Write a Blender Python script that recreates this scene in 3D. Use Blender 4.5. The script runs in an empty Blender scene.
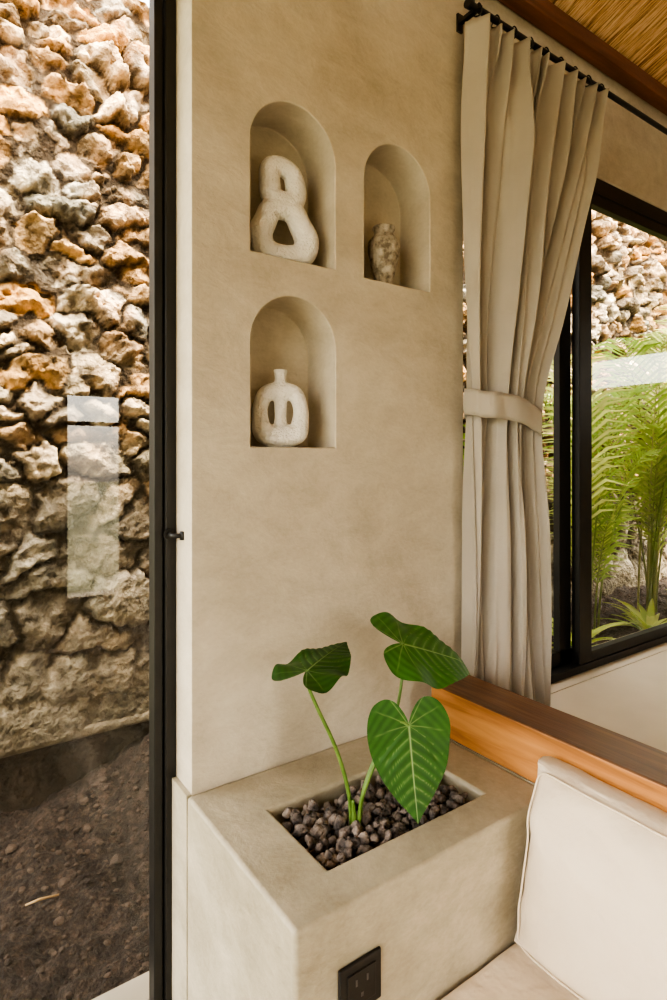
import bpy, bmesh, math, random
import numpy as np
from mathutils import Vector, Matrix, kdtree, noise
random.seed(7); np.random.seed(7)
C = bpy.context; S = C.scene
COL = S.collection

# ------------------------------------------------------------------ helpers
def link(o, parent=None):
    COL.objects.link(o)
    if parent: o.parent = parent
    return o

def empty(name):
    e = bpy.data.objects.new(name, None); link(e); return e

def mesh_obj(name, verts, faces, mat=None, parent=None, smooth=False):
    me = bpy.data.meshes.new(name)
    me.from_pydata([tuple(v) for v in verts], [], [tuple(f) for f in faces]); me.update()
    if smooth: me.shade_smooth()
    if mat: me.materials.append(mat)
    o = bpy.data.objects.new(name, me); return link(o, parent)

def bm_obj(name, bm, mat=None, parent=None, smooth=False):
    me = bpy.data.meshes.new(name); bm.to_mesh(me); bm.free()
    if smooth: me.shade_smooth()
    if mat: me.materials.append(mat)
    o = bpy.data.objects.new(name, me); return link(o, parent)

def add_box(bm, x0, x1, y0, y1, z0, z1):
    r = bmesh.ops.create_cube(bm, size=1.0)
    for v in r['verts']:
        v.co = Vector(((x0+x1)/2+v.co.x*(x1-x0), (y0+y1)/2+v.co.y*(y1-y0), (z0+z1)/2+v.co.z*(z1-z0)))
    return r['verts']

def box(name, x0, x1, y0, y1, z0, z1, mat, parent=None, bevel=0.0, seg=3):
    bm = bmesh.new(); add_box(bm, x0, x1, y0, y1, z0, z1)
    o = bm_obj(name, bm, mat, parent)
    if bevel > 0: bev(o, bevel, seg)
    return o

def bev(o, w, seg=3, angle=35):
    m = o.modifiers.new('bevel', 'BEVEL'); m.width = w; m.segments = seg
    m.limit_method = 'ANGLE'; m.angle_limit = math.radians(angle)
    o.data.shade_smooth()
    n = o.modifiers.new('wn', 'WEIGHTED_NORMAL'); n.keep_sharp = True; n.weight = 90

def bake(o):
    dg = C.evaluated_depsgraph_get(); dg.update()
    me = bpy.data.meshes.new_from_object(o.evaluated_get(dg), depsgraph=dg)
    o.modifiers.clear(); o.data = me

def tube_mesh(pts, radii, n=16, closed=False):
    pts = [Vector(p) for p in pts]; N = len(pts); V = []; F = []
    prev = None
    for i, p in enumerate(pts):
        if closed: t = (pts[(i+1) % N]-pts[i-1])
        else: t = pts[min(i+1, N-1)]-pts[max(i-1, 0)]
        t.normalize()
        if prev is None:
            a = Vector((0, 1, 0)) if abs(t.y) < .9 else Vector((1, 0, 0))
            u = t.cross(a).normalized()
        else:
            u = (prev - t*prev.dot(t)).normalized()
        prev = u; w = t.cross(u)
        for k in range(n):
            an = 2*math.pi*k/n
            V.append(p+(u*math.cos(an)+w*math.sin(an))*radii[i])
    M = N if closed else N-1
    for i in range(M):
        j = (i+1) % N
        for k in range(n):
            k2 = (k+1) % n
            F.append((i*n+k, i*n+k2, j*n+k2, j*n+k))
    if not closed:
        F.append(tuple(range(n-1, -1, -1))); F.append(tuple((N-1)*n+k for k in range(n)))
    return V, F

def catmull(P, per=8, closed=False):
    P = [Vector(p) for p in P]; n = len(P); out = []
    rng = n if closed else n-1
    for i in range(rng):
        if closed: p0, p1, p2, p3 = P[i-1], P[i], P[(i+1) % n], P[(i+2) % n]
        else: p0, p1, p2, p3 = P[max(i-1, 0)], P[i], P[i+1], P[min(i+2, n-1)]
        for k in range(per):
            t = k/per
            out.append(.5*((2*p1)+(p2-p0)*t+(2*p0-5*p1+4*p2-p3)*t*t+(3*p1-p0-3*p2+p3)*t**3))
    if not closed: out.append(P[-1])
    return out

_tab = np.random.rand(256, 256)
def vnoise(x, y):
    xi = np.floor(x).astype(int); yi = np.floor(y).astype(int)
    fx = x-xi; fy = y-yi; fx = fx*fx*(3-2*fx); fy = fy*fy*(3-2*fy)
    g = lambda a, b: _tab[a % 256, b % 256]
    return (g(xi, yi)*(1-fx)+g(xi+1, yi)*fx)*(1-fy)+(g(xi, yi+1)*(1-fx)+g(xi+1, yi+1)*fx)*fy
def fbm(x, y, o=4):
    s = 0; a = .5
    for i in range(o):
        s = s+a*(vnoise(x*2**i+17*i, y*2**i+31*i)-.5); a *= .5
    return s*2
def ridged(x, y, o=4):
    s = 0; a = .5
    for i in range(o):
        s = s+a*(1-abs(2*vnoise(x*2**i+7*i, y*2**i+41*i)-1)); a *= .5
    return s

# ------------------------------------------------------------------ materials
def new_mat(name):
    m = bpy.data.materials.new(name); m.use_nodes = True
    nt = m.node_tree; return m, nt, nt.nodes['Principled BSDF']

def noise_mat(name, stops, scale=4, detail=6, rough=.85, bump=.2, bscale=60, stretch=(1, 1, 1), bdist=.01, dist=0., bstretch=(1, 1, 1), rough2=.55):
    m, nt, b = new_mat(name); N = nt.nodes.new; L = nt.links.new
    tc = N('ShaderNodeTexCoord'); mp = N('ShaderNodeMapping'); mp.inputs['Scale'].default_value = stretch
    L(tc.outputs['Object'], mp.inputs[0])
    no = N('ShaderNodeTexNoise'); no.inputs['Scale'].default_value = scale; no.inputs['Detail'].default_value = detail
    no.inputs['Roughness'].default_value = rough2; no.inputs['Distortion'].default_value = dist
    L(mp.outputs[0], no.inputs['Vector'])
    cr = N('ShaderNodeValToRGB'); e = cr.color_ramp.elements
    e[0].position = stops[0][0]; e[0].color = (*stops[0][1], 1)
    e[1].position = stops[-1][0]; e[1].color = (*stops[-1][1], 1)
    for p, c in stops[1:-1]:
        x = e.new(p); x.color = (*c, 1)
    L(no.outputs['Fac'], cr.inputs[0]); L(cr.outputs[0], b.inputs['Base Color'])
    b.inputs['Roughness'].default_value = rough
    mp2 = N('ShaderNodeMapping'); mp2.inputs['Scale'].default_value = bstretch; L(tc.outputs['Object'], mp2.inputs[0])
    n2 = N('ShaderNodeTexNoise'); n2.inputs['Scale'].default_value = bscale; n2.inputs['Detail'].default_value = 5
    L(mp2.outputs[0], n2.inputs['Vector'])
    bp = N('ShaderNodeBump'); bp.inputs['Strength'].default_value = bump; bp.inputs['Distance'].default_value = bdist
    L(n2.outputs['Fac'], bp.inputs['Height']); L(bp.outputs[0], b.inputs['Normal'])
    return m

def microcement(name, lo, mid, hi, rough, bump):
    m, nt, b = new_mat(name); N = nt.nodes.new; L = nt.links.new
    tc = N('ShaderNodeTexCoord')
    def nz(scale, stretch, detail=6, r=.6, dist=0):
        mp = N('ShaderNodeMapping'); mp.inputs['Scale'].default_value = stretch; L(tc.outputs['Object'], mp.inputs[0])
        n = N('ShaderNodeTexNoise'); n.inputs['Scale'].default_value = scale; n.inputs['Detail'].default_value = detail
        n.inputs['Roughness'].default_value = r; n.inputs['Distortion'].default_value = dist
        L(mp.outputs[0], n.inputs['Vector']); return n.outputs['Fac']
    a = nz(2.2, (1, 1, 1), 8, .65, .5); c = nz(9, (1, 1, 1.5), 6, .6, .4); d = nz(80, (1, 1, 1.6), 3)
    def madd(x, k, y):
        n = N('ShaderNodeMath'); n.operation = 'MULTIPLY_ADD'; L(x, n.inputs[0]); n.inputs[1].default_value = k
        if hasattr(y, 'node'): L(y, n.inputs[2])
        else: n.inputs[2].default_value = y
        return n.outputs[0]
    s = madd(d, .14, 0.0); s = madd(c, .32, s); s = madd(a, .54, s)
    cr = N('ShaderNodeValToRGB'); e = cr.color_ramp.elements
    e[0].position = .38; e[0].color = (*lo, 1); e[1].position = .62; e[1].color = (*hi, 1); x = e.new(.5); x.color = (*mid, 1)
    L(s, cr.inputs[0]); L(cr.outputs[0], b.inputs['Base Color']); b.inputs['Roughness'].default_value = rough
    h = madd(c, .7, 0.0); h = madd(d, .10, h); h = madd(a, .6, h)
    bp = N('ShaderNodeBump'); bp.inputs['Strength'].default_value = bump; bp.inputs['Distance'].default_value = .02
    L(h, bp.inputs['Height']); L(bp.outputs[0], b.inputs['Normal']); return m
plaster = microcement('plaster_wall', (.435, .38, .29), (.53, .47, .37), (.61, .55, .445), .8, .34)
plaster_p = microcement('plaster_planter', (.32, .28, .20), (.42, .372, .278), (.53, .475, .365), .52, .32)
concrete = noise_mat('platform_finish', [(.3, (.62, .55, .43)), (.7, (.70, .63, .51))], scale=3, rough=.7, bump=.08)
floor_m = noise_mat('floor_finish', [(.3, (.36, .32, .25)), (.7, (.44, .39, .31))], scale=2, rough=.6, bump=.05)
black = noise_mat('black_metal', [(.3, (.010, .009, .008)), (.7, (.016, .014, .012))], scale=20, rough=.45, bump=.03)
ceramic = noise_mat('white_ceramic', [(.3, (.70, .67, .61)), (.7, (.85, .82, .76))], scale=24, rough=.9, bump=1., bscale=150, bdist=.005)
ceramic2 = noise_mat('weathered_ceramic', [(.38, (.17, .14, .105)), (.48, (.36, .315, .25)), (.62, (.55, .50, .42))], scale=40, detail=8, rough=.9, bump=.9, bscale=140, bdist=.004)
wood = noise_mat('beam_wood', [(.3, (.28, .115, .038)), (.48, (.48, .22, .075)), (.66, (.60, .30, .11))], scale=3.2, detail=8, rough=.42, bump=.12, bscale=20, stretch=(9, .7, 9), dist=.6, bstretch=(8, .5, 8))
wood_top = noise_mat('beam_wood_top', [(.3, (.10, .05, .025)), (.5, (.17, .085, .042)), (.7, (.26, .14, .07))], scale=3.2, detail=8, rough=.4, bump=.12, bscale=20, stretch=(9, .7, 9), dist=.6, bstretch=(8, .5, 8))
wood_red = noise_mat('ceiling_wood', [(.3, (.11, .038, .017)), (.7, (.23, .088, .042))], scale=4, detail=6, rough=.5, bump=.1, stretch=(.6, 8, 8))
soil = noise_mat('soil', [(.3, (.012, .008, .005)), (.5, (.038, .025, .017)), (.68, (.12, .083, .060))], scale=22, detail=9, rough=.95, bump=1., bscale=70, bdist=.03, rough2=.78)
footing_m = noise_mat('footing', [(.3, (.04, .03, .02)), (.7, (.10, .078, .055))], scale=9, detail=8, rough=.95, bump=1., bscale=30, bdist=.03)  # dark tone carries the shade strip below the ledge in its colour
lava = noise_mat('lava_gravel', [(.36, (.06, .05, .045)), (.5, (.15, .12, .103)), (.64, (.29, .235, .195))], scale=34, detail=3, rough=.9, bump=.9, bscale=260, bdist=.004)
def linen(name, c0, c1, weave=900, bump=.25, wr=.35):
    m, nt, b = new_mat(name); N = nt.nodes.new; L = nt.links.new
    tc = N('ShaderNodeTexCoord')
    no = N('ShaderNodeTexNoise'); no.inputs['Scale'].default_value = 6; no.inputs['Detail'].default_value = 6
    L(tc.outputs['Object'], no.inputs['Vector'])
    mx = N('ShaderNodeMix'); mx.data_type = 'RGBA'; mx.inputs[6].default_value = (*c0, 1); mx.inputs[7].default_value = (*c1, 1)
    L(no.outputs['Fac'], mx.inputs[0]); L(mx.outputs[2], b.inputs['Base Color'])
    b.inputs['Roughness'].default_value = .95
    b.inputs['Sheen Weight'].default_value = .1
    n2 = N('ShaderNodeTexNoise'); n2.inputs['Scale'].default_value = weave/2; n2.inputs['Detail'].default_value = 2
    n3 = N('ShaderNodeTexNoise'); n3.inputs['Scale'].default_value = 14; n3.inputs['Detail'].default_value = 3
    L(tc.outputs['Object'], n2.inputs['Vector']); L(tc.outputs['Object'], n3.inputs['Vector'])
    b1 = N('ShaderNodeBump'); b1.inputs['Strength'].default_value = bump; b1.inputs['Distance'].default_value = .002
    b2 = N('ShaderNodeBump'); b2.inputs['Strength'].default_value = wr; b2.inputs['Distance'].default_value = .012
    L(n3.outputs['Fac'], b2.inputs['Height']); L(n2.outputs['Fac'], b1.inputs['Height'])
    L(b2.outputs[0], b1.inputs['Normal']); L(b1.outputs[0], b.inputs['Normal'])
    return m, nt, b
curtain_m, nt, b = linen('curtain_linen', (.42, .38, .32), (.52, .475, .405), bump=.4)
tr = nt.nodes.new('ShaderNodeBsdfTranslucent'); tr.inputs[0].default_value = (.62, .56, .47, 1)
ms = nt.nodes.new('ShaderNodeMixShader'); ms.inputs[0].default_value = .10
out = nt.nodes['Material Output']
nt.links.new(b.outputs[0], ms.inputs[1]); nt.links.new(tr.outputs[0], ms.inputs[2]); nt.links.new(ms.outputs[0], out.inputs[0])
cushion_m, _, _ = linen('cushion_linen', (.70, .59, .46), (.78, .675, .54), wr=.8)

def attr_mat(name, attr, rough, bump, bscale, bdist, var=.3, translucent=0., spec=.5):
    m, nt, b = new_mat(name); N = nt.nodes.new; L = nt.links.new
    at = N('ShaderNodeAttribute'); at.attribute_name = attr
    tc = N('ShaderNodeTexCoord'); no = N('ShaderNodeTexNoise'); no.inputs['Scale'].default_value = bscale*.5; no.inputs['Detail'].default_value = 8
    no.inputs['Roughness'].default_value = .65
    L(tc.outputs['Object'], no.inputs['Vector'])
    mr = N('ShaderNodeMapRange'); mr.inputs['From Min'].default_value = .3; mr.inputs['From Max'].default_value = .7
    mr.inputs['To Min'].default_value = 1-var; mr.inputs['To Max'].default_value = 1+var
    L(no.outputs['Fac'], mr.inputs[0])
    mu = N('ShaderNodeVectorMath'); mu.operation = 'SCALE'
    L(at.outputs['Color'], mu.inputs[0]); L(mr.outputs[0], mu.inputs['Scale'])
    L(mu.outputs[0], b.inputs['Base Color']); b.inputs['Roughness'].default_value = rough
    b.inputs['Specular IOR Level'].default_value = spec
    n2 = N('ShaderNodeTexNoise'); n2.inputs['Scale'].default_value = bscale; n2.inputs['Detail'].default_value = 7
    L(tc.outputs['Object'], n2.inputs['Vector'])
    bp = N('ShaderNodeBump'); bp.inputs['Strength'].default_value = bump; bp.inputs['Distance'].default_value = bdist
    L(n2.outputs['Fac'], bp.inputs['Height']); L(bp.outputs[0], b.inputs['Normal'])
    if translucent > 0:
        t = N('ShaderNodeBsdfTranslucent'); L(mu.outputs[0], t.inputs[0])
        x = N('ShaderNodeMixShader'); x.inputs[0].default_value = translucent
        L(b.outputs[0], x.inputs[1]); L(t.outputs[0], x.inputs[2]); L(x.outputs[0], nt.nodes['Material Output'].inputs[0])
    return m
stone_m = attr_mat('rubble_stone', 'col', .92, 1.0, 38, .035, var=.5, spec=.15)
leaf_m = attr_mat('philodendron_leaf', 'col', .45, .1, 60, .003, var=.12, translucent=.18, spec=.35)
palm_m = attr_mat('palm_leaf', 'col', .45, .05, 20, .002, var=.15, translucent=.45)
stem_m = noise_mat('stem', [(.3, (.09, .17, .03)), (.7, (.15, .24, .055))], scale=30, rough=.45, bump=.1)

def glass_material():
    m, nt, b = new_mat('window_glass'); nt.nodes.remove(b); N = nt.nodes.new; L = nt.links.new
    g = N('ShaderNodeNewGeometry'); d = N('ShaderNodeVectorMath'); d.operation = 'DOT_PRODUCT'
    L(g.outputs['Incoming'], d.inputs[0]); L(g.outputs['Normal'], d.inputs[1])
    def math_(op, a, bv=None):
        n = N('ShaderNodeMath'); n.operation = op
        L(a, n.inputs[0])
        if bv is not None: n.inputs[1].default_value = bv
        return n.outputs[0]
    a = math_('ABSOLUTE', d.outputs['Value'])
    n1 = N('ShaderNodeMath'); n1.operation = 'SUBTRACT'; n1.inputs[0].default_value = 1; L(a, n1.inputs[1])
    p = math_('POWER', n1.outputs[0], 5); q = math_('MULTIPLY', p, .9); r = math_('ADD', q, .06)
    t = N('ShaderNodeBsdfTransparent'); t.inputs[0].default_value = (.96, .97, .95, 1)
    gl = N('ShaderNodeBsdfGlossy'); gl.inputs['Roughness'].default_value = 0.0
    mx = N('ShaderNodeMixShader'); L(r, mx.inputs[0]); L(t.outputs[0], mx.inputs[1]); L(gl.outputs[0], mx.inputs[2])
    L(mx.outputs[0], nt.nodes['Material Output'].inputs[0]); return m
glass = glass_material()

def thatch_mat():
    m, nt, b = new_mat('thatch'); N = nt.nodes.new; L = nt.links.new
    tc = N('ShaderNodeTexCoord'); mp = N('ShaderNodeMapping'); mp.inputs['Scale'].default_value = (1, .05, .05)
    L(tc.outputs['Object'], mp.inputs[0])
    no = N('ShaderNodeTexNoise'); no.inputs['Scale'].default_value = 130; no.inputs['Detail'].default_value = 5; no.inputs['Roughness'].default_value = .7
    L(mp.outputs[0], no.inputs['Vector'])
    cr = N('ShaderNodeValToRGB'); e = cr.color_ramp.elements
    e[0].position = .38; e[0].color = (.30, .13, .05, 1); e[1].position = .60; e[1].color = (.97, .72, .43, 1)
    x = e.new(.48); x.color = (.76, .46, .22, 1)
    L(no.outputs['Fac'], cr.inputs[0]); L(cr.outputs[0], b.inputs['Base Color']); b.inputs['Roughness'].default_value = .85
    bp = N('ShaderNodeBump'); bp.inputs['Strength'].default_value = .6; bp.inputs['Distance'].default_value = .02
    L(no.outputs['Fac'], bp.inputs['Height']); L(bp.outputs[0], b.inputs['Normal']); return m
thatch = thatch_mat()

# ------------------------------------------------------------------ niche wall
wall_n = empty('wall_north')
def arch_cutter(x0, x1, z0, ztop, y0, y1, seg=40):
    r = (x1-x0)/2; cx = (x0+x1)/2; zs = ztop-r
    prof = [(x0, z0), (x1, z0)]
    for i in range(seg+1):
        a = math.pi*i/seg; prof.append((cx+r*math.cos(a), zs+r*math.sin(a)))
    n = len(prof)
    V = [(x, y0, z) for x, z in prof]+[(x, y1, z) for x, z in prof]
    F = [tuple(range(n)), tuple(range(2*n-1, n-1, -1))]
    for i in range(n):
        j = (i+1) % n; F.append((i, i+n, j+n, j))
    o = mesh_obj('cut', V, F)
    bm = bmesh.new(); bm.from_mesh(o.data); bmesh.ops.recalc_face_normals(bm, faces=bm.faces); bm.to_mesh(o.data); bm.free()
    return o
panel = box('niche_panel', .505, 1.40, 1.28, 1.56, 0, 3.0, plaster, wall_n)
NY = 1.415
cuts = [arch_cutter(.655, .905, 1.866, 2.262, 1.1, NY), arch_cutter(1.005, 1.254, 1.862, 2.262, 1.1, NY), arch_cutter(.656, .906, 1.39, 1.772, 1.1, NY)]
for c in cuts:
    m = panel.modifiers.new('b', 'BOOLEAN'); m.object = c; m.operation = 'DIFFERENCE'; m.solver = 'EXACT'
bake(panel)
for c in cuts: bpy.data.objects.remove(c)
bev(panel, .012, 4, 50)

box('header_window', 1.40, 6.0, 1.33, 1.50, 2.50, 3.0, plaster, wall_n, .008)
box('header_door', -2.2, .505, 1.33, 1.50, 2.56, 3.0, plaster, wall_n, .008)
box('side_panel', -2.2, -.62, 1.33, 1.50, 0, 2.56, plaster, wall_n, .008)
box('end_panel', 4.5, 6.0, 1.33, 1.50, 0, 2.50, plaster, wall_n, .008)
box('window_sill', 1.40, 4.5, 1.285, 1.50, 0, .514, concrete, wall_n)

slope = .364
def zr(y): return 3.0+(1.28-y)*slope
def wall_with_hole(name, axis, pos, th, a0, a1, z0, z1, h, mat, gable=False):
    e = empty(name); ha0, ha1, hz0, hz1 = h
    for i, (p0, p1, q0, q1) in enumerate([(a0, ha0, z0, z1), (ha1, a1, z0, z1), (ha0, ha1, z0, hz0), (ha0, ha1, hz1, z1)]):
        if q1-q0 < .01: continue
        if axis == 'y': box('part_%d' % (i+1), p0, p1, pos-th, pos, q0, q1, mat, e)
        else: box('part_%d' % (i+1), pos, pos+th, p0, p1, q0, q1, mat, e)
    if gable:
        V = [(x, y, z) for x in (pos, pos+th) for y, z in ((a0, z1), (a1, z1), (a1, max(z1, zr(a1)+.01)), (a0, zr(a0)+.015))]
        mesh_obj('gable', V, [(0, 1, 2, 3), (7, 6, 5, 4), (0, 4, 5, 1), (1, 5, 6, 2), (2, 6, 7, 3), (3, 7, 4, 0)], mat, e)
    return e
wall_with_hole('wall_south', 'y', -2.0, .15, -2.2, 6.0, 0, 4.15, (.90, 1.33, .30, 1.86), plaster)
wall_with_hole('wall_east', 'x', 6.0, .15, -2.0, 1.28, 0, 2.9, (-1.0, -.1, 2.12, 2.44), plaster, True)  # unseen high opening added so the window glass reflects a bright patch
wall_with_hole('added_wall_west', 'x', -2.35, .15, -2.0, 1.28, 0, 2.9, (-1.7, 1.0, 0, 2.6), plaster, True)  # unseen wall added to narrow the sky light from this side
bm = bmesh.new()
add_box(bm, .90, 1.33, -2.06, -2.03, 1.62, 1.65); add_box(bm, .90, .92, -2.06, -2.03, .3, 1.86)
add_box(bm, 1.31, 1.33, -2.06, -2.03, .3, 1.86)
bm_obj('window_3', bm, black)

box('floor', -2.2, 6.0, -2.0, 1.56, -.15, 0, floor_m)
V = []
for y in (1.82, -2.4):
    for x in (-2.6, 6.4):
        V.append((x, y, zr(y)+.02)); V.append((x, y, zr(y)+.14))
F = [(0, 2, 6, 4), (1, 5, 7, 3), (0, 1, 3, 2), (4, 6, 7, 5), (0, 4, 5, 1), (2, 3, 7, 6)]
mesh_obj('ceiling', V, F, thatch)
box('trim_1', -2.2, 6.0, 1.268, 1.325, 2.928, 2.99, wood_red, None, .004)

# ------------------------------------------------------------------ windows / doors
win = empty('window_1')
bm = bmesh.new()
YW0, YW1 = 1.335, 1.385
add_box(bm, 1.402, 1.44, YW0, 1.42, .515, 2.50)
add_box(bm, 1.44, 4.5, YW0, 1.42, 2.435, 2.50)
add_box(bm, 1.44, 4.5, YW0, 1.42, .515, .545)
add_box(bm, 1.44, 2.17, 1.385, 1.415, .545, .60)
add_box(bm, 1.44, 2.17, 1.385, 1.415, 2.37, 2.435)
add_box(bm, 2.065, 2.14, 1.385, 1.415, .545, 2.435)
add_box(bm, 2.13, 2.215, 1.34, 1.375, .545, 2.435)
add_box(bm, 2.215, 4.5, 1.34, 1.375, .545, .585)
add_box(bm, 2.215, 4.5, 1.34, 1.375, 2.39, 2.435)
add_box(bm, 4.42, 4.5, 1.34, 1.375, .60, 2.38)
o = bm_obj('frame', bm, black, win); bev(o, .003, 2)
mesh_obj('glass_pane_1', [(1.44, 1.40, .6), (2.07, 1.40, .6), (2.07, 1.40, 2.37), (1.44, 1.40, 2.37)], [(0, 1, 2, 3)], glass, win)
mesh_obj('glass_pane_2', [(2.21, 1.357, .58), (4.43, 1.357, .58), (4.43, 1.357, 2.395), (2.21, 1.357, 2.395)], [(0, 1, 2, 3)], glass, win)

door = empty('door_1')
bm = bmesh.new()
add_box(bm, .478, .504, 1.375, 1.45, 0, 2.56)
add_box(bm, -.62, -.59, 1.375, 1.45, 0, 2.56)
add_box(bm, -.59, .478, 1.375, 1.45, 2.53, 2.56)
add_box(bm, .454, .475, 1.385, 1.425, .012, 2.525)
add_box(bm, -.585, -.545, 1.385, 1.425, .012, 2.525)
add_box(bm, -.545, .454, 1.385, 1.425, .012, .05)
add_box(bm, -.545, .454, 1.385, 1.425, 2.48, 2.525)
o = bm_obj('frame', bm, black, door); bev(o, .002, 2)
mesh_obj('glass_pane', [(-.545, 1.405, .045), (.456, 1.405, .045), (.456, 1.405, 2.49), (-.545, 1.405, 2.49)], [(0, 1, 2, 3)], glass, door)
V, F = tube_mesh([(.485, 1.376, 1.18), (.485, 1.345, 1.18), (.487, 1.338, 1.18), (.500, 1.335, 1.18), (.507, 1.335, 1.18)], [.006, .006, .006, .0055, .0055], 12)
mesh_obj('handle_lever', V, F, black, door, True)
V, F = tube_mesh([(.485, 1.376, 1.18), (.485, 1.368, 1.18)], [.013, .013], 20)
mesh_obj('handle_rose', V, F, black, door, False)
V, F = tube_mesh([(.507, 1.335, 1.170), (.507, 1.335, 1.190)], [.009, .009], 14)
mesh_obj('handle_knob', V, F, black, door, True)

# ------------------------------------------------------------------ planter
planter = empty('concrete_planter')
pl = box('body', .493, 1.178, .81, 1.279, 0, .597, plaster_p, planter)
cut = box('cut', .622, 1.05, .902, 1.126, .42, .8, None)
m = pl.modifiers.new('b', 'BOOLEAN'); m.object = cut; m.solver = 'EXACT'; bake(pl); bpy.data.objects.remove(cut)
bev(pl, .009, 4, 50)
box('plinth', .493, .5045, 1.28, 1.374, 0, .597, plaster_p, planter)

so = empty('power_outlet')
o = box('plate', .577, .668, .802, .8095, .408, .496, black, so, .003)
o = box('switch_insert', .592, .653, .7995, .802, .423, .481, black, so, .002)
bm = bmesh.new()
for dx, dz, w, h in [(-.012, .012, .004, .012), (.012, .012, .004, .012), (0, -.012, .005, .008)]:
    add_box(bm, .6225+dx-w/2, .6225+dx+w/2, .7988, .7996, .452+dz-h/2, .452+dz+h/2)
bm_obj('slots', bm, noise_mat('slot', [(.3, (.06, .06, .06)), (.7, (.08, .08, .08))], rough=.4), so)

bm = bmesh.new()
nx, ny = 17, 9
for layer in range(3):
    for i in range(nx):
        for j in range(ny):
            if layer == 2 and random.random() < .35: continue
            x = .640+(i+.5)/nx*.394+random.uniform(-.008, .008)
            y = .918+(j+.5)/ny*.192+random.uniform(-.007, .007)
            r = random.uniform(.0085, .0155)
            z = .554+layer*.015+random.uniform(-.005, .005)
            mat = Matrix.Translation((x, y, z)) @ Matrix.Rotation(random.uniform(0, 6.28), 4, Vector((random.random(), random.random(), random.random()+.1)).normalized()) @ Matrix.Diagonal((1, random.uniform(.65, 1), random.uniform(.6, .85), 1))
            res = bmesh.ops.create_icosphere(bm, subdivisions=3, radius=r)
            off = Vector((random.random()*50, random.random()*50, 0))
            for v in res['verts']:
                n = noise.noise(v.co/r*.9+off); n2 = noise.noise(v.co/r*2.6+off)
                v.co *= 1+.42*n+.15*n2
                v.co = mat @ v.co
box('soil_fill', .6225, 1.0495, .9025, 1.1255, .4205, .547, soil, planter)
bm_obj('gravel', bm, lava, planter, True)

# ------------------------------------------------------------------ plant
plant = empty('potted_philodendron')
def half_outline():
    pts = [(0, -.03), (.05, -.13), (.13, -.215), (.23, -.235), (.335, -.18), (.40, -.06), (.415, .08), (.375, .26), (.29, .44), (.17, .60), (.065, .71), (0, .79)]
    return catmull([(x, y, 0) for x, y in pts], 9)
HO = half_outline()
def leaf(name, att, T, Nn, L, droop=.15, cup=.12, wave=.02, wscale=1.0, dark=1.0, tipd=0.):
    T = Vector(T).normalized(); Nn = Vector(Nn); Nn = (Nn-T*Nn.dot(T)).normalized(); W = T.cross(Nn)
    att = Vector(att)
    outl = HO[:]+[Vector((-p.x, p.y, 0)) for p in HO[::-1][1:-1]]
    n = len(outl); R = 46; V = []; F = []; cols = []
    P2 = [(0., 0.)]+[(p.x*s/R, p.y*s/R) for s in range(1, R+1) for p in outl]
    for x, y in P2:
        ax = abs(x)
        mid = math.exp(-(ax/(.0095*(1.1-y)))**2)
        vein = 0
        f = y-.55*ax-.9*ax*ax
        if f > -.0:
            for k in range(7):
                y0 = .0+k*.1
                vein = max(vein, math.exp(-((f-y0)/(.0065-.003*min(1, ax*3)))**2))
        else:
            an = math.atan2(y, ax)
            for a0 in (.1, -.5, -1.0):
                d = math.hypot(x, y)*abs(math.sin(an-a0-(.3*ax)))
                vein = max(vein, math.exp(-(d/.005)**2))
        vein *= max(.25, 1-ax*2.0)
        if y < 0: mid *= math.exp(y*30)
        vv = max(mid, vein*.6)
        ridge = .5+.5*math.cos(f/.1*2*math.pi) if f > 0 else .5
        z = cup*ax-droop*y*abs(y)-.25*droop*ax*ax*4 - .008*ridge*min(1, ax*6)-.006*vv - tipd*max(0, y-.55)**2*4
        z += wave*math.sin(y*15+(1 if x > 0 else 2.2))*min(1, ax*3)*ax*3
        p = att+(W*(x*wscale)+T*y+Nn*z)*L
        V.append(p)
        g = Vector((.032, .105, .018))*dark; g2 = Vector((.048, .138, .024))*dark
        base = g.lerp(g2, .5+.5*math.cos(f/.1*2*math.pi))
        c = base.lerp(Vector((.32, .43, .18))*(.5+.5*dark), vv*.8)
        cols.append((*c, 1))
    for k in range(n): F.append((0, 1+k, 1+(k+1) % n))
    for s in range(R-1):
        for k in range(n):
            a = 1+s*n+k; b_ = 1+s*n+(k+1) % n
            F.append((a, a+n, b_+n, b_))
    o = mesh_obj(name, V, F, leaf_m, plant, True)
    at = o.data.color_attributes.new('col', 'FLOAT_COLOR', 'POINT')
    at.data.foreach_set('color', np.array(cols, dtype=np.float32).ravel())
    return o
def stem(name, pts, r0=.0048, r1=.003):
    P = catmull(pts, 10); n = len(P)
    V, F = tube_mesh(P, [r0+(r1-r0)*i/(n-1) for i in range(n)], 12)
    return mesh_obj(name, V, F, stem_m, plant, True)

a1 = (.660, 1.035, .920); leaf('leaf_1', a1, (.150, .080, .018), (.04, -.06, 1), .245, droop=.10, cup=-.06, wave=.03, wscale=.72, dark=.7)
a2 = (.914, 1.02, .933); leaf('leaf_2', a2, (.184, -.045, -.062), (.14, -.50, .85), .280, droop=.08, cup=-.05, wave=.025, wscale=.96, dark=1.45, tipd=.5)
a3 = (.845, .925, .796); leaf('leaf_3', a3, (-.02, -.05, -.2), (-.45, -.86, .25), .232, droop=-.05, cup=-.05, wave=.015, wscale=.94, dark=1.0)
stem('stem_1', [(.757, 1.01, .55), (.752, 1.012, .64), (.725, 1.02, .74), (.681, 1.03, .84), (.659, 1.034, .895), a1])
stem('stem_2', [(.772, 1.0, .55), (.778, 1.0, .63), (.81, 1.0, .70), (.870, 1.0, .78), (.908, 1.015, .87), a2])
stem('stem_3', [(.765, .992, .55), (.765, .99, .62), (.775, .975, .68), (.80, .955, .755), (.83, .94, .80), a3], .0045, .003)
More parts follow.
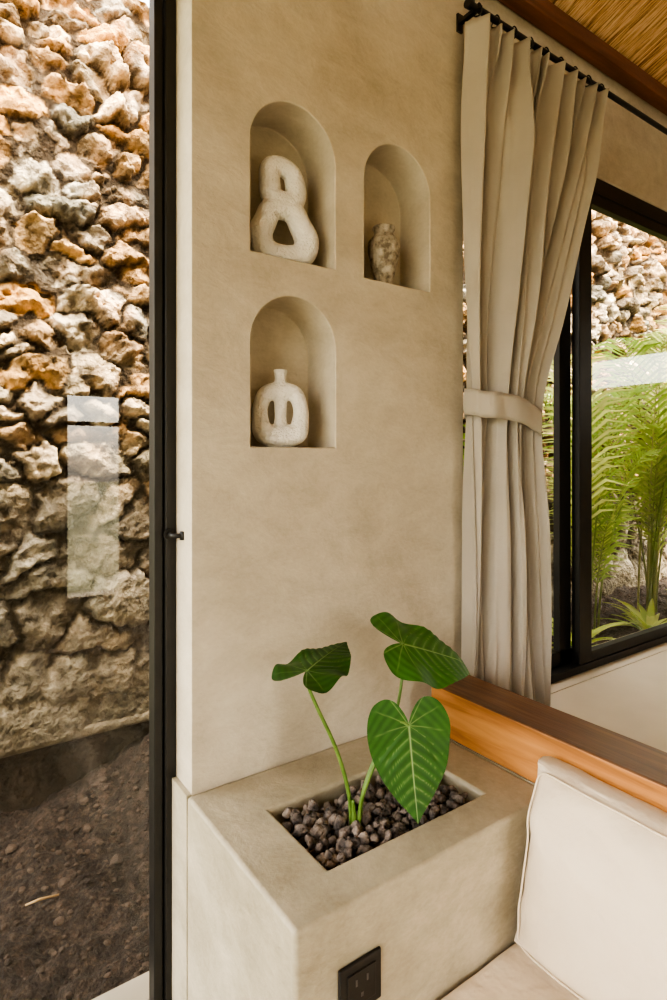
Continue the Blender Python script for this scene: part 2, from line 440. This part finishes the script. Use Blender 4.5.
stem('sheath', [(.760, 1.0, .55), (.757, 1.0, .60), (.752, .998, .635)], .008, .003)

# ------------------------------------------------------------------ beam + half wall + platform
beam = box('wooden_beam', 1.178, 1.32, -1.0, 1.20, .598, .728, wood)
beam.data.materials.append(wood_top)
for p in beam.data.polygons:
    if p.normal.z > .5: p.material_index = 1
bev(beam, .006, 3)
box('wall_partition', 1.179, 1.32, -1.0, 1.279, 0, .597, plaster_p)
box('raised_platform', 1.3205, 5.99, -1.0, 1.279, 0, .515, concrete, None)

def cushion(name, sx, sy, sz, mat, puff=.25, n=28, edge=.35, parent=None, wr=.006, pinch=.04, piping=False, bulk=.02):
    bm = bmesh.new(); bmesh.ops.create_cube(bm, size=2)
    bmesh.ops.subdivide_edges(bm, edges=bm.edges, cuts=n, use_grid_fill=True)
    def fn(x, y, z):
        th = edge+(1-edge)*(max(0, 1-x**4)*max(0, 1-y**4))**puff
        k = 1-pinch*(1-y*y); k2 = 1-pinch*(1-x*x)
        bul = bulk*(1-z*z)
        p = Vector((x*(k*sx/2+bul*abs(x)**6*.4), y*(k2*sy/2+bul*abs(y)**6*.4), z*th*sz/2))
        nn = noise.noise(Vector((x*2.3, y*2.3, z*1.1+sx*9)))*wr+noise.noise(Vector((x*6, y*6, z*2)))*wr*.5
        p.z += nn*(1 if z > 0 else -1)*abs(z)
        return p
    for v in bm.verts: v.co = fn(*v.co)
    o = bm_obj(name, bm, mat, parent, True)
    m = o.modifiers.new('b', 'BEVEL'); m.width = .018; m.segments = 4; m.angle_limit = math.radians(50)
    s = o.modifiers.new('s', 'SMOOTH'); s.factor = .5; s.iterations = 3
    if piping:
        V = []; F = []
        for z in (-1, 1):
            P = []
            q = 30
            c = .965
            for a, b_ in (((-c, -c), (c, -c)), ((c, -c), (c, c)), ((c, c), (-c, c)), ((-c, c), (-c, -c))):
                for i in range(q):
                    t = i/q; x = a[0]+(b_[0]-a[0])*t; y = a[1]+(b_[1]-a[1])*t
                    rr = fn(x, y, z); P.append(rr)
            for _ in range(4):
                P = [(P[i-1]+P[i]*2+P[(i+1) % len(P)])/4 for i in range(len(P))]
            v, f = tube_mesh(P, [.0022]*len(P), 8, True); b0 = len(V); V += v; F += [tuple(i+b0 for i in g) for g in f]
        mesh_obj('piping', V, F, mat, o, True)
    return o
bench = empty('built_in_bench')
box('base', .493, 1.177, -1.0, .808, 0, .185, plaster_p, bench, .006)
sc = cushion('seat_cushion', .678, 1.80, .148, cushion_m, puff=.15, edge=.95, wr=.003, pinch=.003, parent=bench, bulk=.004)
sc.location = (.836, -.096, .260)
bc = cushion('back_cushion', .360, .56, .17, cushion_m, puff=.38, edge=.48, wr=.018, pinch=.035, piping=True)
bc.matrix_world = Matrix.Translation((1.097, .512, .516)) @ Matrix.Rotation(math.radians(12), 4, 'Y') @ Matrix.Rotation(math.radians(-90), 4, 'Y')

# ------------------------------------------------------------------ curtain
cur = empty('linen_curtain')
Lk = [(.52, 1.352), (.9, 1.352), (1.3, 1.352), (1.49, 1.352), (1.7, 1.352), (2.1, 1.352), (2.69, 1.355)]
Rk = [(.52, 1.680), (.8, 1.672), (1.1, 1.65), (1.35, 1.62), (1.49, 1.61), (1.62, 1.635), (1.8, 1.715), (2.1, 1.83), (2.4, 1.945), (2.69, 2.05)]
def sm(K):
    zz = np.linspace(.52, 2.69, 120); v = np.interp(zz, [k[0] for k in K], [k[1] for k in K])
    for _ in range(12): v[1:-1] = (v[:-2]+v[2:]+2*v[1:-1])/4
    return lambda z: float(np.interp(z, zz, v))
Lf, Rf = sm(Lk), sm(Rk)
nc, nr = 420, 150
V = []; F = []
NT = 11
for j in range(nr+1):
    z = .522+(2.69-.522)*j/nr
    tie = math.exp(-((z-1.49)/.22)**2)
    top = max(0, min(1, (z-2.3)/.38)); top = top*top*(3-2*top)
    for i in range(nc+1):
        s = i/nc
        env = math.sin(math.pi*s)
        drift = (.045*math.sin(s*6.5+z*1.9)+.028*math.sin(s*15-z*3.1+1.2))*env*(1-.65*top)
        w_ = s+drift
        head = math.cos(2*math.pi*NT*w_)
        n1 = noise.noise(Vector((w_*7.2+3.1, z*.35, 1.7)))*1.7
        n2 = noise.noise(Vector((w_*15.0+7.7, z*.5+4, 9.2)))*1.5
        n3 = noise.noise(Vector((w_*34.0, z*.9, 4.2)))
        broad = n1*.9+n2*1.1+n3*.30
        mixh = top*.75+.12
        y = 1.195+.034*mixh*head+(.070*(1-mixh))*broad*(1-.35*tie)+.012*n3*tie*2
        y += -.012*env*tie
        lim = 1.262
        y = lim-math.log(1+math.exp((lim-y)*60))/60
        x = Lf(z)+(Rf(z)-Lf(z))*s+.010*math.sin(2*math.pi*NT*w_)*mixh*min(1, env*3)+.026*noise.noise(Vector((w_*9, z*.5, 22)))*env
        V.append((x, y, z))
for j in range(nr):
    for i in range(nc):
        a = j*(nc+1)+i; F.append((a, a+1, a+nc+2, a+nc+1))
o = mesh_obj('cloth', V, F, curtain_m, cur, True)
so_ = o.modifiers.new('s', 'SOLIDIFY'); so_.thickness = .003
V = []; F = []; n = 96
for k in range(n):
    a = 2*math.pi*k/n
    cx, cy = 1.482, 1.192
    ex = math.copysign(abs(math.cos(a))**.75, math.cos(a)); ey = math.copysign(abs(math.sin(a))**.75, math.sin(a))
    x = cx+.148*ex; y = cy+.066*ey+.004*math.sin(a*9)
    zc = 1.500-.20*(x-cx)+(.006*math.sin(a*3))
    for q in range(7):
        t = q/6-.5
        bul = .005*(1-(2*t)**2)
        V.append((x+bul*math.cos(a), y+bul*math.sin(a), zc+t*.078))
for k in range(n):
    k2 = (k+1) % n
    for q in range(6): F.append((k*7+q, k2*7+q, k2*7+q+1, k*7+q+1))
o = mesh_obj('tieback', V, F, curtain_m, cur, True)
so_ = o.modifiers.new('s', 'SOLIDIFY'); so_.thickness = .004
rod = empty('curtain_rod')
RZ, RY = 2.722, 1.205
V, F = tube_mesh([(1.350, RY, RZ), (4.6, RY, RZ)], [.0095, .0095], 16)
mesh_obj('rod', V, F, black, rod)
V, F = tube_mesh([(1.335, RY, RZ), (1.351, RY, RZ)], [.015, .015], 20); mesh_obj('finial', V, F, black, rod)
bm = bmesh.new(); add_box(bm, 1.370, 1.385, RY-.014, 1.279, RZ-.008, RZ+.004); add_box(bm, 1.367, 1.389, 1.272, 1.2795, RZ-.03, RZ+.025)
bm_obj('bracket', bm, black, rod)
V = []; F = []
for k in range(9):
    s = k/8; x = 1.380+(2.045-1.380)*s
    P = [(x+.004*math.sin(a*2), RY+.015*math.cos(a), RZ-.004+.018*math.sin(a)) for a in [2*math.pi*i/24 for i in range(24)]]
    v, f = tube_mesh(P, [.0022]*24, 8, True)
    b0 = len(V); V += v; F += [tuple(i+b0 for i in q) for q in f]
mesh_obj('rings', V, F, black, rod, True)

# ------------------------------------------------------------------ vases
def remeshed(name, parts, mat, loc, rotz=0, vox=.0028, smooth=6):
    V = []; F = []
    for v, f in parts:
        b0 = len(V); V += [Vector(p) for p in v]; F += [tuple(i+b0 for i in q) for q in f]
    o = mesh_obj(name, V, F, mat)
    bm = bmesh.new(); bm.from_mesh(o.data); bmesh.ops.recalc_face_normals(bm, faces=bm.faces); bm.to_mesh(o.data); bm.free()
    r = o.modifiers.new('r', 'REMESH'); r.mode = 'VOXEL'; r.voxel_size = vox; r.use_smooth_shade = True
    s = o.modifiers.new('s', 'SMOOTH'); s.factor = .5; s.iterations = smooth
    bake(o)
    for v in o.data.vertices:
        if v.co.z < .003: v.co.z = .0
    o.rotation_euler = (0, 0, rotz); o.location = loc
    o.data.shade_smooth()
    return o
def ell(cx, cy, cz, rx, ry, rz):
    bm = bmesh.new(); bmesh.ops.create_uvsphere(bm, u_segments=28, v_segments=18, radius=1)
    v = [(cx+p.co.x*rx, cy+p.co.y*ry, cz+p.co.z*rz) for p in bm.verts]; f = [[q.index for q in p.verts] for p in bm.faces]
    bm.free(); return v, f
def loop(pts, rads, per=8, n=16):
    P = catmull(pts, per, True); Rr = catmull([(r, 0, 0) for r in rads], per, True)
    return tube_mesh(P, [r.x for r in Rr], n, True)
lower = loop([(0, 0, .028), (-.048, 0, .036), (-.064, 0, .072), (-.050, 0, .112), (-.030, 0, .148), (.022, 0, .148), (.046, 0, .112), (.064, 0, .072), (.050, 0, .036)],
             [.028, .033, .034, .031, .030, .030, .031, .034, .033])
upper = loop([(-.002, 0, .166), (-.032, 0, .182), (-.038, 0, .220), (-.036, 0, .254), (-.010, 0, .262), (.020, 0, .248), (.032, 0, .214), (.030, 0, .180)],
             [.030, .029, .028, .026, .025, .025, .028, .029])
remeshed('sculptural_loop_vase', [lower, upper, ell(0, 0, .018, .066, .034, .018)], ceramic, (.783, 1.343, 1.867), math.radians(-14))
body = loop([(0, 0, .03), (-.042, 0, .036), (-.053, 0, .075), (-.051, 0, .110), (-.036, 0, .140), (0, 0, .146), (.036, 0, .140), (.051, 0, .110), (.053, 0, .075), (.042, 0, .036)],
            [.03, .028, .022, .020, .022, .024, .022, .020, .022, .028])
col_ = tube_mesh([(0, 0, .02), (0, 0, .08), (0, 0, .14), (0, 0, .168)], [.022, .0155, .018, .015], 20)
neck = tube_mesh([(0, 0, .15), (0, 0, .18), (0, 0, .192), (0, 0, .203)], [.018, .0155, .0165, .019], 20)
remeshed('bottle_vase', [body, col_, neck, ell(0, 0, .022, .062, .034, .022), ell(0, 0, .030, .05, .032, .022)], ceramic, (.772, 1.34, 1.391), math.radians(-28))
prof = [(0, 0), (.024, 0), (.026, .004), (.027, .02), (.034, .05), (.043, .085), (.0475, .115), (.045, .138), (.034, .152), (.029, .158), (.028, .166), (.033, .174), (.034, .180), (.030, .182), (.025, .176), (.022, .160), (.03, .14), (.034, .11), (.02, .03), (0, .02)]
pp = [p for p in catmull([(r, 0, z) for r, z in prof], 4)]
V = []; F = []; n = 56
for p in pp:
    for k in range(n):
        a = 2*math.pi*k/n; r = max(p.x, .0002)
        q = Vector((r*math.cos(a), r*math.sin(a), p.z)); q.xy *= 1+.015*noise.noise(q*60)
        V.append(q)
for i in range(len(pp)-1):
    for k in range(n):
        k2 = (k+1) % n; F.append((i*n+k, i*n+k2, (i+1)*n+k2, (i+1)*n+k))
urn = mesh_obj('rustic_urn', V, F, ceramic2, None, True); urn.location = (1.122, 1.338, 1.863)

# ------------------------------------------------------------------ stone wall (rubble)
X0, X1, Z0, Z1, st = -.6, 7.2, .16, 3.52, .0095
YS = 2.82
seeds = []; zz = Z0-.1
while zz < Z1+.2:
    hi = zz > 1.35
    h = random.uniform(.09, .19) if hi else random.uniform(.15, .26)
    xx = X0-.3-random.random()*.2
    while xx < X1+.3:
        w = random.choice([.08, .13, .18, .24, .30, .36])*(1.0 if hi else 1.35)
        seeds.append((xx+w/2, zz+h/2+random.uniform(-.04, .04)))
        if random.random() < (.35 if hi else .2): seeds.append((xx+w*random.random(), zz+h*random.random()))
        xx += w
    zz += h
SA = np.array(seeds); ns = len(SA)
kd = kdtree.KDTree(ns); AX = .62
for i, s in enumerate(seeds): kd.insert((s[0]*AX, s[1], 0), i)
kd.balance()
rs = np.random.RandomState(3)
hgt_r = rs.rand(ns); colid = rs.rand(ns); val = rs.rand(ns)
pl_n = rs.uniform(-1, 1, (ns, 5, 2)); pl_b = rs.uniform(.0, .03, (ns, 5))
xs = np.arange(X0, X1, st); zs = np.arange(Z0, Z1, st)
gx, gz = np.meshgrid(xs, zs); gx = gx.ravel(); gz = gz.ravel()
dx = fbm(gx*5, gz*5, 3)*.085+fbm(gx*20+5, gz*20+8, 3)*.03; dz = fbm(gx*5+50, gz*5+90, 3)*.075+fbm(gx*20+25, gz*20+48, 3)*.028
f1 = np.empty(len(gx)); f2 = np.empty(len(gx)); idn = np.empty(len(gx), int)
qx = (gx+dx)*AX; qz = gz+dz
for i in range(len(gx)):
    r = kd.find_n((qx[i], qz[i], 0), 2)
    f1[i] = r[0][2]; f2[i] = r[1][2]; idn[i] = r[0][1]
edge = f2-f1
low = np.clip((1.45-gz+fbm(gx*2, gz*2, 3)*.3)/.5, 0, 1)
rough_edge = fbm(gx*30, gz*30, 3)*.018
e = np.clip((edge+rough_edge-.007)/(.018+.006*low), 0, 1); e = e*e*(3-2*e)
lx = gx+dx-SA[idn, 0]; lz = gz+dz-SA[idn, 1]
facet = np.full(len(gx), 9.)
for k in range(5):
    facet = np.minimum(facet, pl_b[idn, k]+.75*(pl_n[idn, k, 0]*lx+pl_n[idn, k, 1]*lz))
facet = np.clip(facet, -.06, .05)
bulge = np.clip(edge/.06, 0, 1)**.5*.010
rr = ridged(gx*10, gz*10, 5)
cell = fbm(gx*16, gz*16, 5)
pits = np.clip(fbm(gx*34+3, gz*34+5, 3)-.10, 0, 1)*.06
Hh = e*(.035+.07*hgt_r[idn]*(1-.5*low)+facet*(1-.5*low)+bulge-pits*(1-.4*low))+cell*.044*(.35+.65*e)*(1-.5*low)-(rr*.034)*e*(1-.5*low)+fbm(gx*2.5, gz*2.5, 3)*.06
band = np.clip((.46-gz+fbm(gx*3, gz*3, 3)*.1)/.12, 0, 1)
Hh = Hh*(1-.55*band)+.055*band
yy = YS-Hh
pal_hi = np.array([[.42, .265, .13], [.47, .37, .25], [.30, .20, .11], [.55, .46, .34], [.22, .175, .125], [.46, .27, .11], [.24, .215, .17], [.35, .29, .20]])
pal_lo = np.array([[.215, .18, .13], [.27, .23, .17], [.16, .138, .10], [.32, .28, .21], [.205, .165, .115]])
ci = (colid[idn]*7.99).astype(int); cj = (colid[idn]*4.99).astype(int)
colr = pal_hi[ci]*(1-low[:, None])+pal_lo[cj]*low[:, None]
ox = np.clip(fbm(gx*4+9, gz*4+3, 4)*2.6, 0, 1)[:, None]; gy_ = np.clip(fbm(gx*5+70, gz*5+23, 5)*2.8, 0, 1)[:, None]
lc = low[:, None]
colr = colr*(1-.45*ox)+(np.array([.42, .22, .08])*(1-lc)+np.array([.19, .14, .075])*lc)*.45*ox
colr = colr*(1-.6*gy_)+np.array([.125, .115, .08])*.6*gy_
mott = fbm(gx*20, gz*20, 5)[:, None]
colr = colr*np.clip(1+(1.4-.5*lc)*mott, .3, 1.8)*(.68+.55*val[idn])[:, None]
crev_mort = np.array([.036, .026, .017])*(1-lc)+np.array([.055, .043, .028])*lc  # dirty mortar plus crevice shade painted into the joint colour
crev_mort = crev_mort*(1-band[:, None])+np.array([.21, .175, .12])*band[:, None]
e3 = (e*(1-.6*band))[:, None]
colr = np.clip(crev_mort*(1-e3)+colr*e3, .008, .9)
nxn = len(xs); nzn = len(zs)
V = np.stack([gx, yy, gz], 1)
ii, jj = np.meshgrid(np.arange(nxn-1), np.arange(nzn-1)); a = (jj*nxn+ii).ravel()
Fq = np.stack([a, a+1, a+nxn+1, a+nxn], 1)
me = bpy.data.meshes.new('stone_wall'); me.vertices.add(len(V)); me.vertices.foreach_set('co', V.ravel())
me.loops.add(len(Fq)*4); me.loops.foreach_set('vertex_index', Fq.ravel().astype(np.int32))
me.polygons.add(len(Fq)); me.polygons.foreach_set('loop_start', np.arange(0, len(Fq)*4, 4, dtype=np.int32))
me.update(calc_edges=True); me.validate(); me.shade_smooth(); me.materials.append(stone_m)
at = me.color_attributes.new('col', 'FLOAT_COLOR', 'POINT')
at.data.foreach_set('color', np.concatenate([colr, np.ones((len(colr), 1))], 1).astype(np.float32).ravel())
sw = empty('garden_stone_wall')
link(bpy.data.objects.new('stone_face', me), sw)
box('core', X0, X1, YS+.05, YS+.33, -.3, Z1-.03, footing_m, sw)
box('footing', X0, X1, YS+.0, YS+.05, -.3, Z0+.03, footing_m, sw)
box('ledge', X0, X1, YS-.075, YS+.05, Z0-.03, Z0+.02, noise_mat('ledge_mortar', [(.3, (.16, .13, .085)), (.7, (.28, .23, .155))], scale=8, detail=8, rough=.95, bump=1, bscale=25, bdist=.03), sw, .02, 3)

# ground outside
def hgt(x, y):
    t = np.clip((x-.55)/1.5, 0, 1); t = t*t*(3-2*t)
    m = np.exp(-((x-1.05)/.35)**2-((y-2.7)/.45)**2)*.20
    h = -.13+.33*t+m
    return h+fbm(x*3, y*3, 4)*.05+fbm(x*14, y*14, 5)*.055
xs = np.arange(-1.5, 7.2, .015); ys = np.arange(1.57, 2.95, .015)
gx, gy = np.meshgrid(xs, ys); gx = gx.ravel(); gy = gy.ravel()
gzz = hgt(gx, gy)
nxn = len(xs); ii, jj = np.meshgrid(np.arange(nxn-1), np.arange(len(ys)-1)); a = (jj*nxn+ii).ravel()
Fq = np.stack([a, a+1, a+nxn+1, a+nxn], 1)
gs = empty('ground_soil')
mesh_obj('terrain', np.stack([gx, gy, gzz], 1).tolist(), Fq.tolist(), soil, gs, True)
mesh_obj('ground_bounce', [(-40, -40, -.25), (40, -40, -.25), (40, 40, -.25), (-40, 40, -.25)], [(0, 1, 2, 3)],
         noise_mat('bounce_ground', [(.3, (.16, .16, .09)), (.7, (.30, .29, .18))], scale=3, rough=.9))  # unseen ground plane added to bounce light into the room
bm = bmesh.new()
for i in range(900):
    x = random.uniform(.0, 1.3) if i < 700 else random.uniform(2.5, 5.5); y = random.uniform(1.62, 2.7)
    z = float(hgt(np.array([x]), np.array([y]))[0]); r = random.uniform(.004, .012) if random.random() < .96 else random.uniform(.015, .024)
    res = bmesh.ops.create_icosphere(bm, subdivisions=2, radius=r)
    off = Vector((i, i*.7, 0))
    for v in res['verts']: v.co = v.co*(1+.45*noise.noise(v.co/r+off)); v.co.z *= .7; v.co += Vector((x, y, z+.003))
bm_obj('clods', bm, noise_mat('clod', [(.35, (.03, .02, .014)), (.6, (.10, .07, .05))], scale=9, rough=.95, bump=.8, bscale=90), gs)
x, y = .33, 2.15; z = float(hgt(np.array([x]), np.array([y]))[0])+.018
V, F = tube_mesh([(x-.05, y, z), (x-.01, y-.004, z+.004), (x+.05, y-.012, z)], [.003, .004, .003], 8)
mesh_obj('twig', V, F, noise_mat('twig', [(.4, (.35, .22, .1)), (.6, (.5, .36, .2))], scale=6), gs, True)

# ------------------------------------------------------------------ palms
def palm(name, cx, cy, n, hmin, hmax, seed, colA=(.30, .46, .09), colB=(.72, .76, .30), wide=1.0, fl=.34):
    rnd = random.Random(seed); V = []; F = []; cols = []
    def quad(p0, p1, p2, p3, c):
        b0 = len(V); V.extend([p0, p1, p2, p3]); F.append((b0, b0+1, b0+2, b0+3)); cols.extend([c]*4)
    z0 = float(hgt(np.array([cx]), np.array([cy]))[0])-.01
    for k in range(n):
        az = rnd.uniform(0, 2*math.pi); H = rnd.uniform(hmin, hmax); out_ = rnd.uniform(.3, .8)*H*.6*wide
        d = Vector((math.cos(az), math.sin(az)*.38, 0)); base = Vector((cx+rnd.uniform(-.12, .12), cy+rnd.uniform(-.06, .06), z0))
        P = []
        m = 40
        for i in range(m):
            t = i/(m-1); P.append(base+d*(out_*t**1.6)+Vector((0, 0, H*(t*1.25-.42*t**3.0))))
        c0 = Vector(colA).lerp(Vector(colB), rnd.random())
        v, f = tube_mesh(P, [.008*(1-.8*i/(m-1)) for i in range(m)], 5)
        b0 = len(V); V += v; F += [tuple(i+b0 for i in q) for q in f]; cols += [(c0.x*.9, c0.y*.8, c0.z, 1)]*len(v)
        for i in range(12, m):
            t = i/(m-1); tan = (P[i]-P[i-1]).normalized(); side = tan.cross(Vector((0, 0, 1)));
            if side.length < .05: side = Vector((1, 0, 0))
            side.normalize(); up = side.cross(tan)
            Ln = fl*math.sin(math.pi*(.15+.80*(t-.25)/.75))*(H/1.5)**.5
            for sgn in (-1, 1):
                dr = (side*sgn*.8+tan*.7+up*.2+Vector((0, 0, rnd.uniform(-.2, .05)))).normalized()
                w = .010; wv = dr.cross(up).normalized()*w
                mid = P[i]+dr*Ln*.5+Vector((0, 0, .005)); tip = P[i]+dr*Ln+Vector((0, 0, -Ln*rnd.uniform(.2, .4)))
                cc = c0*(rnd.uniform(.75, 1.25)); c = (min(cc.x, .85), min(cc.y, .9), cc.z, 1)
                quad(P[i]-wv*.3, P[i]+wv*.3, mid+wv, mid-wv, c)
                quad(mid-wv, mid+wv, tip+wv*.08, tip-wv*.08, c)
    for q in V:
        if q.y > 2.64: q.y = 2.64+(q.y-2.64)*.1
        if q.y < 1.6: q.y = 1.6+(q.y-1.6)*.1
    o = mesh_obj(name, V, F, palm_m)
    at = o.data.color_attributes.new('col', 'FLOAT_COLOR', 'POINT'); at.data.foreach_set('color', np.array(cols, dtype=np.float32).ravel())
    return o
palm('areca_palm', 3.55, 2.2, 11, 1.0, 2.15, 1)
palm('areca_palm.001', 4.4, 2.2, 14, 1.3, 2.65, 2)
palm('areca_palm.002', 5.4, 2.2, 12, 1.4, 2.9, 3)
palm('areca_palm.003', 2.75, 2.3, 7, .8, 1.6, 4)
def strap(name, cx, cy, n, L, seed):
    rnd = random.Random(seed); V = []; F = []; cols = []
    z0 = float(hgt(np.array([cx]), np.array([cy]))[0])
    for k in range(n):
        az = rnd.uniform(0, 6.28); d = Vector((math.cos(az), math.sin(az), 0)); s = Vector((-d.y, d.x, 0)); l = L*rnd.uniform(.6, 1.1); el = rnd.uniform(.5, 1.3)
        c0 = Vector((.34, .50, .08)).lerp(Vector((.72, .76, .24)), rnd.random())
        b0 = len(V); m = 10
        for i in range(m):
            t = i/(m-1); p = Vector((cx, cy, z0))+d*l*t*math.cos(el*(1-.4*t))+Vector((0, 0, l*(math.sin(el)*t-.35*t*t*1.2)))
            w = .022*math.sin(math.pi*(.15+.85*t))+.001
            V += [p-s*w, p+Vector((0, 0, -.004)), p+s*w]; cols += [(*c0, 1)]*3
        for i in range(m-1):
            a = b0+i*3; F += [(a, a+1, a+4, a+3), (a+1, a+2, a+5, a+4)]
    o = mesh_obj(name, V, F, palm_m, None, True)
    at = o.data.color_attributes.new('col', 'FLOAT_COLOR', 'POINT'); at.data.foreach_set('color', np.array(cols, dtype=np.float32).ravel())
for i, (x, y) in enumerate([(3.12, 1.98), (3.95, 1.98), (4.85, 1.98)]):
    strap('garden_bromeliad' + ('' if i == 0 else '.%03d' % i), x, y, 30, .40, 20+i)

# ------------------------------------------------------------------ light
w = bpy.data.worlds.new('World'); S.world = w; w.use_nodes = True
nt = w.node_tree; bg = nt.nodes['Background']
sky = nt.nodes.new('ShaderNodeTexSky'); sky.sky_type = 'NISHITA'; sky.sun_disc = False
sky.sun_elevation = math.radians(58); sky.sun_rotation = math.radians(170); sky.dust_density = 3; sky.air_density = 1
hs = nt.nodes.new('ShaderNodeHueSaturation'); hs.inputs['Saturation'].default_value = .25
nt.links.new(sky.outputs[0], hs.inputs['Color'])
tint = nt.nodes.new('ShaderNodeMix'); tint.data_type = 'RGBA'; tint.blend_type = 'MULTIPLY'; tint.inputs[0].default_value = 1
tint.inputs[7].default_value = (1.0, .92, .805, 1)
nt.links.new(hs.outputs[0], tint.inputs[6]); nt.links.new(tint.outputs[2], bg.inputs[0]); bg.inputs[1].default_value = .95
sun = bpy.data.lights.new('sun', 'SUN'); sun.energy = 5.2; sun.angle = math.radians(1.5); sun.color = (1, .87, .68)
so = bpy.data.objects.new('sun', sun); link(so)
el = math.radians(57); azx = .55
d = Vector((azx, -1, 0)).normalized()*math.cos(el)+Vector((0, 0, math.sin(el)))
so.rotation_euler = d.to_track_quat('Z', 'Y').to_euler(); so.location = (2, -6, 8)

S.view_settings.view_transform = 'AgX'
try: S.view_settings.look = 'AgX - High Contrast'
except Exception: pass
S.view_settings.exposure = 1.36

# ------------------------------------------------------------------ camera
cam = bpy.data.cameras.new('camera'); co = bpy.data.objects.new('camera', cam); link(co)
cam.sensor_fit = 'VERTICAL'; cam.sensor_height = 36; cam.lens = 588/1000*36; cam.shift_y = -.041; cam.clip_start = .02
co.location = (0, 0, 1.36); co.rotation_euler = (math.radians(90), 0, -math.radians(35.1))
S.camera = co
